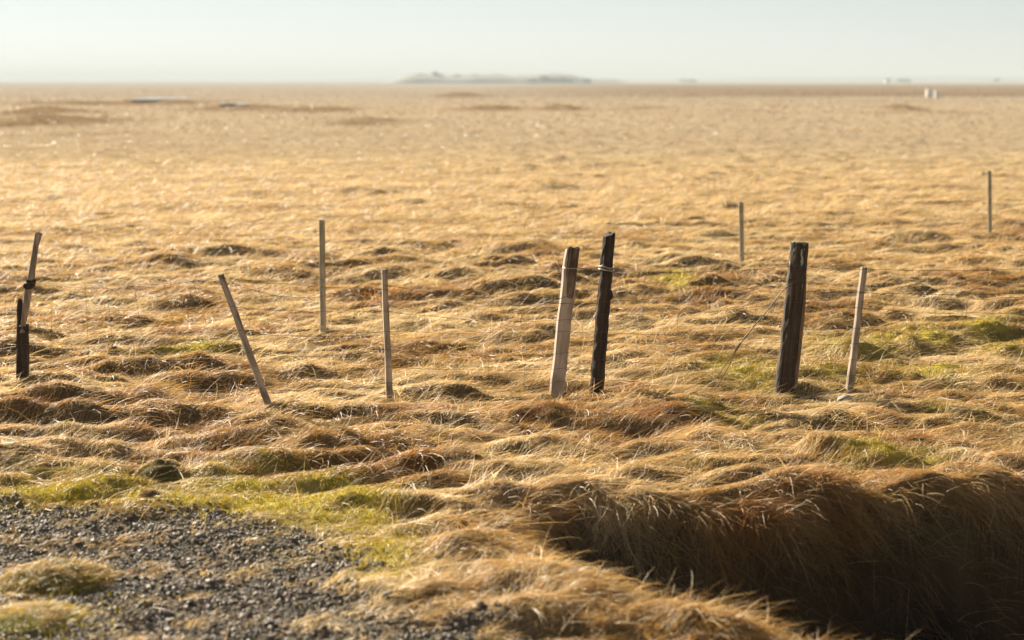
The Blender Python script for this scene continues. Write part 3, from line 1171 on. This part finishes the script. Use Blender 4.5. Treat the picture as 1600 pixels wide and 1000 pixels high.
def simple_mat(name, c, rough=.6, metal=0.0, scale=25, var=.35):
    m, nt = new_mat(name)
    out = N(nt, 'ShaderNodeOutputMaterial'); bs = N(nt, 'ShaderNodeBsdfPrincipled')
    tc = N(nt, 'ShaderNodeTexCoord')
    nn = N(nt, 'ShaderNodeTexNoise'); nn.inputs['Scale'].default_value = scale; nn.inputs['Detail'].default_value = 4
    nt.links.new(tc.outputs['Object'], nn.inputs['Vector'])
    r = ramp(nt, [(.3, tuple(v * (1 - var) for v in c)), (.7, tuple(min(1, v * (1 + var * .6)) for v in c))])
    nt.links.new(nn.outputs['Fac'], r.inputs['Fac']); nt.links.new(r.outputs['Color'], bs.inputs['Base Color'])
    bs.inputs['Roughness'].default_value = rough; bs.inputs['Metallic'].default_value = metal
    nt.links.new(bs.outputs['BSDF'], out.inputs['Surface'])
    return m


INSUL = simple_mat('black_insulator', (.03, .028, .025), .5)
ins = bmesh.new()
tube(ins, [(0, 0, 0), (-.03, 0, 0), (-.045, 0, 0)], .004, 6)
ringpts = [(-.063 + .018 * math.cos(t), 0, .018 * math.sin(t)) for t in np.linspace(0, 2 * math.pi, 17)]
tube(ins, ringpts, .0065, 6)
for v in ins.verts: pass
INS_ME = bpy.data.meshes.new('insulator'); ins.to_mesh(INS_ME); ins.free(); INS_ME.materials.append(INSUL)


def round_post(key, base, top, wpx, heights, label, seed):
    b, q, L_ = place(key, base, top, 0, 0)
    w = px_m(wpx, b.y) / 2
    n = 9
    rt = bpy.data.objects.new('round_post', None); col.objects.link(rt)
    set_frame(rt, b, q)
    tag(rt, label, 'fence post', 'round posts of the electric fence farther back')
    pts = axis(L_, n, wob=.001, seed=seed)
    rad = [(w, w)] * (n - 1) + [(w * .96, w * .96)]
    o = finish('pole', loft(pts, rad, round_profile(14), top_jag=.003, noise=.012, seed=seed), ROUNDG, rt, smooth=False)
    for hgt_ in heights:
        i = bpy.data.objects.new('insulator', INS_ME); col.objects.link(i); i.parent = rt
        i.location = (-w + .003, -.01, L_ * hgt_)
        k = .62 * b.y / 18.0
        i.scale = (k, k, k)


round_post('e1', (505, 519), (503, 344), 9.5, (.905, .475), 'round grey post with two ring insulators behind the leaning stake, nearest of the round posts', 71)
round_post('e2', (1159.5, 417), (1158, 316), 7.5, (.93,), 'round grey post standing out in the field just left of the thick dark post', 72)
round_post('e3', (1547, 369), (1546, 267), 6.5, (.96, .5), 'round grey post farthest back, near the right edge of the view', 73)

# ------------------------------------------------------------------ wires
WIRE = simple_mat('rusty_wire', (.12, .085, .06), .6, .6)
GALV = simple_mat('bleached_wire', (.42, .38, .34), .5, .5)


def lerp_post(key, py):
    """3D point on the camera-side face of a post at image row py"""
    b, t = POSTS[key]
    lo, hi = 0.0, 1.0
    for _ in range(30):
        m = (lo + hi) / 2
        p = b.lerp(t, m)
        # projected row
        vy = p.y * cp - (p.z - CAMZ) * sp
        up = p.y * sp + (p.z - CAMZ) * cp
        row = 500 - F * up / vy
        if row > py: lo = m
        else: hi = m
    return p


OFF = Vector((0, -.075, 0))


def strand(bm, a, c, sag, r, n=10, wig=.004, seed=0, loopy=0.0):
    rr = random.Random(seed)
    pts = []
    for i in range(n + 1):
        t = i / n
        p = a.lerp(c, t)
        p = p + Vector((0, 0, -sag * 4 * t * (1 - t)))
        if 0 < i < n: p += Vector((0, rr.uniform(-wig, wig), rr.uniform(-wig, wig)))
        pts.append(p)
    tube(bm, pts, r, 5)
    return pts


offs = {'broken': -.06, 's1': -.03, 's2': -.03, 'pale': -.07, 'dark': -.065, 'thick': -.09, 's3': -.03}


def W_(key, py):
    return lerp_post(key, py) + Vector((0, offs[key], 0))


xr, yr, zr = ground_point(1680, 606)
POSTS['off'] = (Vector((xr, yr, zr)), at_depth(1690, 400, yr)); offs['off'] = 0
xl, yl, zl = ground_point(-90, 600)
POSTS['offl'] = (Vector((xl, yl, zl)), at_depth(-95, 380, yl)); offs['offl'] = 0

# netting: six line wires with upright stay wires
net = bmesh.new()
rows = {
    'offl': (450, 485, 515, 540, 562, 582), 'broken': (440, 478, 508, 536, 560, 582), 's1': (434, 478, 515, 550, 580, 606), 's2': (452, 485, 517, 545, 572, 597),
    'pale': (472, 498, 516, 550, 574, 594), 'dark': (470, 490, 517, 531, 560, 590), 'thick': (435, 470, 513, 530, 555, 588),
    's3': (456, 480, 512, 536, 561, 586), 'off': (452, 482, 510, 535, 560, 585)}
order = ['offl', 'broken', 's1', 's2', 'pale', 'dark', 'thick', 's3', 'off']
sd = 100
for a, c in zip(order, order[1:]):
    lines = []
    for k in range(6):
        pa, pc = W_(a, rows[a][k]), W_(c, rows[c][k])
        sd += 1
        span = (pc - pa).length
        n = max(4, int(span / .12))
        sag = random.Random(sd).uniform(.01, .05) * span / 1.2
        lines.append(strand(net, pa, pc, sag, .0013, n, .006, sd))
    span = (W_(c, rows[c][0]) - W_(a, rows[a][0])).length
    m = int(span / .30)
    rr = random.Random(sd + 50)
    for j in range(1, m + 1):
        t = j / (m + 1) + rr.uniform(-.02, .02)
        pts = []
        for ln in lines:
            i = min(len(ln) - 2, int(t * (len(ln) - 1)))
            ft = t * (len(ln) - 1) - i
            pts.append(ln[i].lerp(ln[i + 1], ft))
        tube(net, pts, .001, 5)
nt_o = finish('wire_netting', net, WIRE, smooth=True)
tag(nt_o, 'thin rusty sheep netting sagging between the old posts and stakes', 'wire netting')

# top barbed strands
bw = bmesh.new()


def barbs(bm, pts, step=.14, seed=1):
    rr = random.Random(seed)
    acc = 0
    for a, c in zip(pts, pts[1:]):
        acc += (c - a).length
        if acc > step:
            acc = 0
            m = (a + c) / 2
            d = (c - a).normalized()
            for s in (-1, 1):
                v = Vector((rr.uniform(-.3, .3), rr.uniform(-.5, .5), s)).normalized() * .012
                tube(bm, [m - v + d * .002, m + v + d * .002], .0009, 4)


pp = strand(bw, W_('dark', 421), W_('thick', 413), .03, .0015, 16, .004, 7); barbs(bw, pp, seed=1)
pp = strand(bw, W_('thick', 413), W_('s3', 420), .01, .0015, 10, .003, 8); barbs(bw, pp, seed=2)
pp = strand(bw, W_('s3', 420), W_('off', 416), .02, .0015, 16, .003, 9); barbs(bw, pp, seed=3)
pp = strand(bw, W_('thick', 452), W_('s3', 457), .005, .0015, 12, .003, 10)
pp = strand(bw, W_('s3', 457), W_('off', 454), .02, .0015, 16, .003, 19)
o = finish('barbed_wire', bw, WIRE, smooth=True)
tag(o, 'rusty barbed strands running right from the slim dark post past the thickest post', 'barbed wire')

lw = bmesh.new()
pp = strand(lw, W_('broken', 441), W_('s1', 431) + Vector((0, .0, 0)), .06, .0016, 18, .006, 11); barbs(lw, pp, seed=5)
pp = strand(lw, W_('s1', 431), W_('s2', 424), .17, .0014, 20, .006, 12); barbs(lw, pp, seed=6)
pp = strand(lw, W_('s2', 424) + Vector((0, 0, -.1)), W_('pale', 473), .02, .0016, 18, .006, 13)
o = finish('barbed_wire', lw, WIRE, smooth=True)
tag(o, 'slack rusty barbed strand drooping from the broken post over the leaning stake', 'barbed wire')

# loose strand at the pale post
ls = bmesh.new()
pts = [at_depth(px_, py_, POSTS['pale'][0].y + d) for px_, py_, d in ((814, 508, -.02), (814, 495, -.04), (820, 488, -.05), (835, 481, -.06), (850, 475, -.07), (866, 469, -.08), (880, 465, -.085), (893, 461, -.08), (897, 455, -.06))]
tube(ls, pts, .0022, 5)
pts = [at_depth(px_, py_, POSTS['pale'][0].y + d) for px_, py_, d in ((881, 420, -.07), (876, 416, -.075), (873, 411, -.08), (872, 405, -.08))]
tube(ls, pts, .002, 5)
o = finish('loose_wire', ls, WIRE, smooth=True)
tag(o, 'loose bent wire end hanging off the pale square post', 'wire')

# wire tie between the pale and dark post
ti = bmesh.new()
dk = lerp_post('dark', 418); pl = lerp_post('pale', 418)
wd = .055
tube(ti, [pl + Vector((-.055, -.02, .002)), pl + Vector((-.03, -.075, 0)), pl + Vector((.02, -.075, 0)), pl + Vector((.06, -.055, -.002)), dk.lerp(pl, .5) + Vector((0, -.06, -.001)), dk + Vector((-.05, -.06, .004))], .0035, 6)
for k in range(4):
    rk = random.Random(200 + k)
    zz = rk.uniform(-.018, .014)
    tl = rk.uniform(-.22, -.05)
    ring = []
    for t in np.linspace(0, 2 * math.pi, 21):
        ring.append(dk + Vector((.058 * math.cos(t), .058 * math.sin(t), zz + tl * .058 * math.cos(t) + .003 * math.sin(3 * t + k))))
    tube(ti, ring, .0036, 6)
tube(ti, [dk + Vector((-.05, -.06, .004)), dk + Vector((-.03, -.066, .03)), dk + Vector((-.015, -.068, .012)), dk + Vector((.02, -.066, -.004)), dk + Vector((.055, -.05, -.03))], .0036, 6)
o = finish('wire_tie', ti, GALV, smooth=True)
tag(o, 'bleached wire tied between the pale square post and the slim dark post', 'wire tie')

# brace wire
bz = bmesh.new()
ty = POSTS['thick'][0].y
A = at_depth(1246, 438, ty - .1); A2 = at_depth(1222, 455, ty - .08)
B = at_depth(1153, 542, ty - .25)
gx, gy, gz = ground_point(1106, 604)
C1 = Vector((gx, gy, gz - .02))
C2 = Vector((gx + .05, gy + .02, gz - .02))
tube(bz, [A, at_depth(1234, 445, ty - .1), A2, A2.lerp(B, .33) + Vector((0, 0, -.006)), A2.lerp(B, .66) + Vector((0, 0, .004)), B], .0042, 6)
tube(bz, [B, B.lerp(C1, .5) + Vector((-.004, 0, .004)), C1], .003, 6)
tube(bz, [B, B.lerp(C2, .5) + Vector((.006, 0, 0)), C2], .003, 6)
# twist
for k in range(5):
    d = (B - A2).normalized()
    p = B + d * (k - 2) * .012
    sde = d.orthogonal().normalized(); up_ = d.cross(sde)
    tube(bz, [p + (sde * math.cos(t) + up_ * math.sin(t)) * .009 for t in np.linspace(0, 2 * math.pi, 9)], .0025, 5)
o = finish('brace_wire', bz, WIRE, smooth=True)
tag(o, 'twisted double brace wire slanting from the thickest dark post down to the grass', 'wire')

# pale stone in the grass
x, y, z = ground_point(1321, 632)
bm = bmesh.new()
bmesh.ops.create_icosphere(bm, subdivisions=3, radius=1)
rr = random.Random(81)
for v in bm.verts:
    nz = 0.18 * float(perlin(np.array([v.co.x * 1.7 + 3]), np.array([v.co.y * 1.7 + v.co.z]), 7)[0])
    v.co = Vector((v.co.x * .06, v.co.y * .05, v.co.z * .04)) * (1 + nz + rr.uniform(-.02, .02))
o = finish('stone', bm, simple_mat('pale_stone', (.30, .29, .27), .85, scale=30), smooth=True)
o.location = (x, y, z + .045)
tag(o, 'pale grey stone in the grass at the foot of the right stake', 'stone')

# ------------------------------------------------------------------ far things
def far_xyz(px, Y, z=0.0):
    return Vector(((px - 800) / F * Y * (1 / cp) * (cp), Y, z))


# hill with trees
def build_hill(name, px0, px1, Y, prof, depth, colr):
    """low rise on the horizon: prof(t) gives its height"""
    n = 70
    mN = 16
    V = []
    for j in range(mN + 1):
        s = j / mN
        for i in range(n + 1):
            t = i / n
            x = ((px0 + (px1 - px0) * t) - 800) / F * Y
            h = prof(t) * math.sin(math.pi * s) ** .6 if 0 < s < 1 else 0
            h *= 1 + .12 * float(perlin(np.array([t * 22.]), np.array([s * 4.]), 5)[0])
            V.append((x, Y + depth * (s - .2), h - .4))
    a = (np.arange(mN)[:, None] * (n + 1) + np.arange(n)[None, :]).ravel()
    me = np_mesh(name, np.array(V), quads=np.stack([a, a + 1, a + n + 2, a + n + 1], -1))
    o = link(name, me, simple_mat(name + '_heath', colr, .95, scale=.08))
    tag(o, kind='structure')
    return o


YH = 1700.0
mpp = YH / F


def isl(t):
    px = 590 + 420 * t
    e = float(sstep(590, 645, np.array(px)) * (1 - .38 * sstep(890, 930, np.array(px))) * (1 - sstep(940, 1008, np.array(px))))
    return (15.0 + 1.2 * math.sin(px * .06) + (.8 if 810 < px < 900 else 0)) * e * mpp * .95


build_hill('hill', 590, 1010, YH, isl, 90, (.16, .155, .10))
build_hill('distant_hills', -1400, 3000, 4000, lambda t: 3.0 + (3.0 + 4.2 * float(sstep(.5, .72, np.array(t))) + .7 * math.sin(t * 43) + .5 * math.sin(t * 97 + 1)) * 4000 / F, 500, (.18, .17, .13))

LEAF = blade_material('far_foliage', .2)
TRUNK = simple_mat('far_trunk', (.09, .07, .05), .9)


def far_tree(px, row, Y, wpx, hpx, label, seed, base_row=None, group=None, name='tree'):
    rr = np.random.default_rng(seed)
    mp_ = Y / F
    w, h = wpx * mp_ / 2, hpx * mp_
    x = (px - 800) / F * Y
    z = 5.0 if 550 < px < 900 and Y > 1705 else 0.0
    rt = bpy.data.objects.new(name, None); col.objects.link(rt)
    rt.location = (x, Y, z)
    tag(rt, label, name, group)
    bm = bmesh.new()
    tube(bm, [(0, 0, -1.0), (0, 0, h * .3), (.02 * h, 0, h * .6), (.0, 0, h * .85)], .04 * h, 6)
    for k in range(5):
        a = k * 1.3
        tube(bm, [(0, 0, h * .3 + k * .05 * h), (math.cos(a) * w * .5, math.sin(a) * w * .5, h * .55 + k * .05 * h)], .015 * h, 5)
    finish('trunk', bm, TRUNK, rt)
    n = 900
    lobes = [(rr.normal(0, .38), rr.normal(0, .38), .35 + .5 * rr.random(), .3 + .25 * rr.random()) for _ in range(9)]
    k = rr.integers(0, 9, n)
    lb = np.array(lobes)[k]
    v = rr.normal(0, 1, (n, 3)); v /= np.linalg.norm(v, axis=1)[:, None]
    v *= (rr.random(n) ** .4)[:, None] * lb[:, 3:4]
    P = np.stack([(lb[:, 0] + v[:, 0]) * w, (lb[:, 1] + v[:, 1]) * w, (lb[:, 2] + v[:, 2] * .7) * h], -1)
    P[:, 2] = np.clip(P[:, 2], .02 * h, None)
    s = .09 * max(w, h * .5)
    A = rr.normal(0, s, (n, 3)); B = rr.normal(0, s, (n, 3)); C = rr.normal(0, s, (n, 3))
    V = np.stack([P + A, P + B, P + C], 1).reshape(-1, 3)
    T = np.repeat((np.array((.085, .095, .05)) * (.6 + .8 * rr.random(n))[:, None])[:, None], 3, 1).reshape(-1, 3)
    me = np_mesh('crown', V, tris=np.arange(3 * n).reshape(-1, 3), attrs={'tint': T}, smooth=False)
    link('crown', me, LEAF, rt)
    return rt


far_tree(660, 119, YH + 10, 9, 6, 'small pale tree on the crest of the far hill, left of the broader tree', 301)
far_tree(682, 119, YH + 10, 16, 8, 'broad hazy tree standing highest on the left half of the far hill', 302)
far_tree(715, 119, YH + 10, 10, 4, 'low bush on the far hill just right of the broad tree', 303, name='bush')
far_tree(745, 119, YH + 10, 14, 4, 'low wide bush along the middle of the far hill', 304, name='bush')
gl = ['leftmost tree of the hazy grove at the right end of the far hill', 'tallest tree of the hazy grove, second from its left end', 'middle tree of the hazy grove on the far hill',
      'broad tree right of the middle of the hazy grove', 'last tree at the right end of the hazy grove']
for i, (px_, w_, h_) in enumerate(((832, 18, 8), (849, 22, 10), (865, 20, 9), (880, 22, 9), (892, 14, 7))):
    far_tree(px_, 123, YH - 30, w_, h_, gl[i], 310 + i, group='trees of the far grove')
far_tree(914, 126, YH - 30, 20, 6, 'rounded bush standing apart right of the hazy grove', 320, name='bush')
far_tree(1552, 125, 2300, 9, 6, 'lone hazy tree on the horizon near the right edge', 321)
far_tree(1412, 125, 2600, 30, 4, 'long low bush on the right horizon beside the tiny white house', 322, name='bush')
far_tree(1075, 125, 2600, 24, 4, 'low hazy bush alone on the horizon between hill and white house', 323, name='bush')

WHITE = simple_mat('white_painted', (.80, .79, .76), .6, scale=3, var=.08)
ROOF = simple_mat('grey_roof', (.25, .24, .24), .7)
DARKG = simple_mat('dark_pane', (.05, .05, .055), .3)


def box_bm(x0, x1, y0, y1, z0, z1, bevel=0.0):
    bm = bmesh.new()
    bmesh.ops.create_cube(bm, size=1)
    for v in bm.verts:
        v.co = Vector((x0 if v.co.x < 0 else x1, y0 if v.co.y < 0 else y1, z0 if v.co.z < 0 else z1))
    if bevel:
        bmesh.ops.bevel(bm, geom=bm.edges[:], offset=bevel, segments=2, affect='EDGES')
    return bm


# two white cabinets out on the plain
for (px_, wpx, hpx, lab) in ((1447.5, 8.5, 13, 'larger left one of the two white utility boxes far out on the plain'), (1460, 6.5, 11, 'smaller right one of the two white utility boxes far out on the plain')):
    Y = 285.0
    x = (px_ - 800) / F * Y
    z = hz(x, Y)
    rt = bpy.data.objects.new('utility_box', None); col.objects.link(rt)
    rt.location = (x, Y, z)
    tag(rt, lab, 'utility box', 'white boxes on the plain')
    mp_ = Y / F
    w, h = wpx * mp_, hpx * mp_
    finish('cabinet', box_bm(-w / 2, w / 2, -w * .35, w * .35, -.1, h * .93, .02), WHITE, rt)
    finish('lid', box_bm(-w * .54, w * .54, -w * .40, w * .40, h * .932, h, .015), WHITE, rt)
    finish('door', box_bm(-w * .42, w * .42, -w * .35 - .02, -w * .35 - .003, .1, h * .85, .005), WHITE, rt)

# tiny white house
Y = 2300.0
x = (1383 - 800) / F * Y
rt = bpy.data.objects.new('house', None); col.objects.link(rt)
rt.location = (x, Y, 0)
tag(rt, 'tiny white farmhouse with a grey roof on the right horizon', 'house')
finish('wall', box_bm(-3.5, 3.5, -3, 3, -.5, 2.7), WHITE, rt)
bm = bmesh.new()
vs = [bm.verts.new(c) for c in ((-3.8, -3.4, 2.72), (3.8, -3.4, 2.72), (3.8, 3.4, 2.72), (-3.8, 3.4, 2.72), (-3.8, 0, 4.6), (3.8, 0, 4.6))]
for f in ((0, 1, 5, 4), (2, 3, 4, 5), (0, 4, 3), (1, 2, 5), (3, 2, 1, 0)): bm.faces.new([vs[i] for i in f])
finish('roof', bm, ROOF, rt)
for wx in (-2, 0, 2):
    finish('window', box_bm(wx - .5, wx + .5, -3.06, -3.003, 1, 2.1), DARKG, rt)

# shallow pools on the plain
m, nt = new_mat('pool_water')
out = N(nt, 'ShaderNodeOutputMaterial'); bs = N(nt, 'ShaderNodeBsdfPrincipled')
bs.inputs['Base Color'].default_value = (.05, .055, .06, 1); bs.inputs['Roughness'].default_value = .06
nt.links.new(bs.outputs['BSDF'], out.inputs['Surface'])
for (px_, py_, wpx, dep) in ((248, 158.5, 34, 14), (365, 167.0, 20, 7)):
    x, y = on_plane(px_, py_)
    w = wpx * y / F
    pts = []
    zmax = max(hz(x + w * math.cos(t), y + dep * math.sin(t)) for t in np.linspace(0, 6.28, 24))
    bm = bmesh.new()
    vs = [bm.verts.new((x + w * math.cos(t) * (1 + .2 * math.sin(3 * t)), y + dep * math.sin(t) * (1 + .15 * math.cos(2 * t)), zmax + .05)) for t in np.linspace(0, 2 * math.pi, 32, endpoint=False)]
    bm.faces.new(vs)
    tag(finish('pool', bm, m), kind='structure')

# ------------------------------------------------------------------ haze
hm, nt = new_mat('haze_air')
out = N(nt, 'ShaderNodeOutputMaterial')
pv = N(nt, 'ShaderNodeVolumePrincipled')
pv.inputs['Color'].default_value = (.55, .62, .65, 1)
pv.inputs['Density'].default_value = 0.0004
pv.inputs['Anisotropy'].default_value = 0.0
nt.links.new(pv.outputs['Volume'], out.inputs['Volume'])
o = finish('haze', box_bm(-24500, 24500, -400, 8200, -4, 26), hm)
tag(o, kind='stuff')

# ------------------------------------------------------------------ light
SUN_EL, SUN_AZ = R(23), R(-36)        # azimuth measured from straight ahead (+Y), negative to the left
sd_ = Vector((math.sin(SUN_AZ) * math.cos(SUN_EL), math.cos(SUN_AZ) * math.cos(SUN_EL), math.sin(SUN_EL)))
sl_ = bpy.data.lights.new('sun', 'SUN')
sl_.energy = 5.0
sl_.angle = R(0.6)
sl_.color = (1.0, .885, .72)
so = bpy.data.objects.new('sun', sl_)
so.rotation_euler = sd_.to_track_quat('Z', 'Y').to_euler()
so.location = sd_ * 50
col.objects.link(so)

wd_ = bpy.data.worlds.new('World')
scene.world = wd_
wd_.use_nodes = True
nt = wd_.node_tree
nt.nodes.clear()
out = N(nt, 'ShaderNodeOutputWorld')
bg = N(nt, 'ShaderNodeBackground')
sk = N(nt, 'ShaderNodeTexSky')
sk.sky_type = 'NISHITA'
sk.sun_disc = False
sk.sun_elevation = SUN_EL
sk.sun_rotation = SUN_AZ
sk.air_density = 0.8
sk.dust_density = 0.02
sk.ozone_density = 2.0
hs = N(nt, 'ShaderNodeHueSaturation')
hs.inputs['Saturation'].default_value = 0.36
hs.inputs['Value'].default_value = 0.53
nt.links.new(sk.outputs['Color'], hs.inputs['Color'])
nt.links.new(hs.outputs['Color'], bg.inputs['Color'])
bg.inputs['Strength'].default_value = 0.05
nt.links.new(bg.outputs['Background'], out.inputs['Surface'])

scene.view_settings.view_transform = 'Standard'
scene.view_settings.look = 'None'
scene.view_settings.exposure = 1.8
scene.view_settings.gamma = 1.0
scene.cycles.max_bounces = 6
scene.cycles.diffuse_bounces = 3
scene.cycles.transmission_bounces = 4
scene.cycles.use_denoising = True
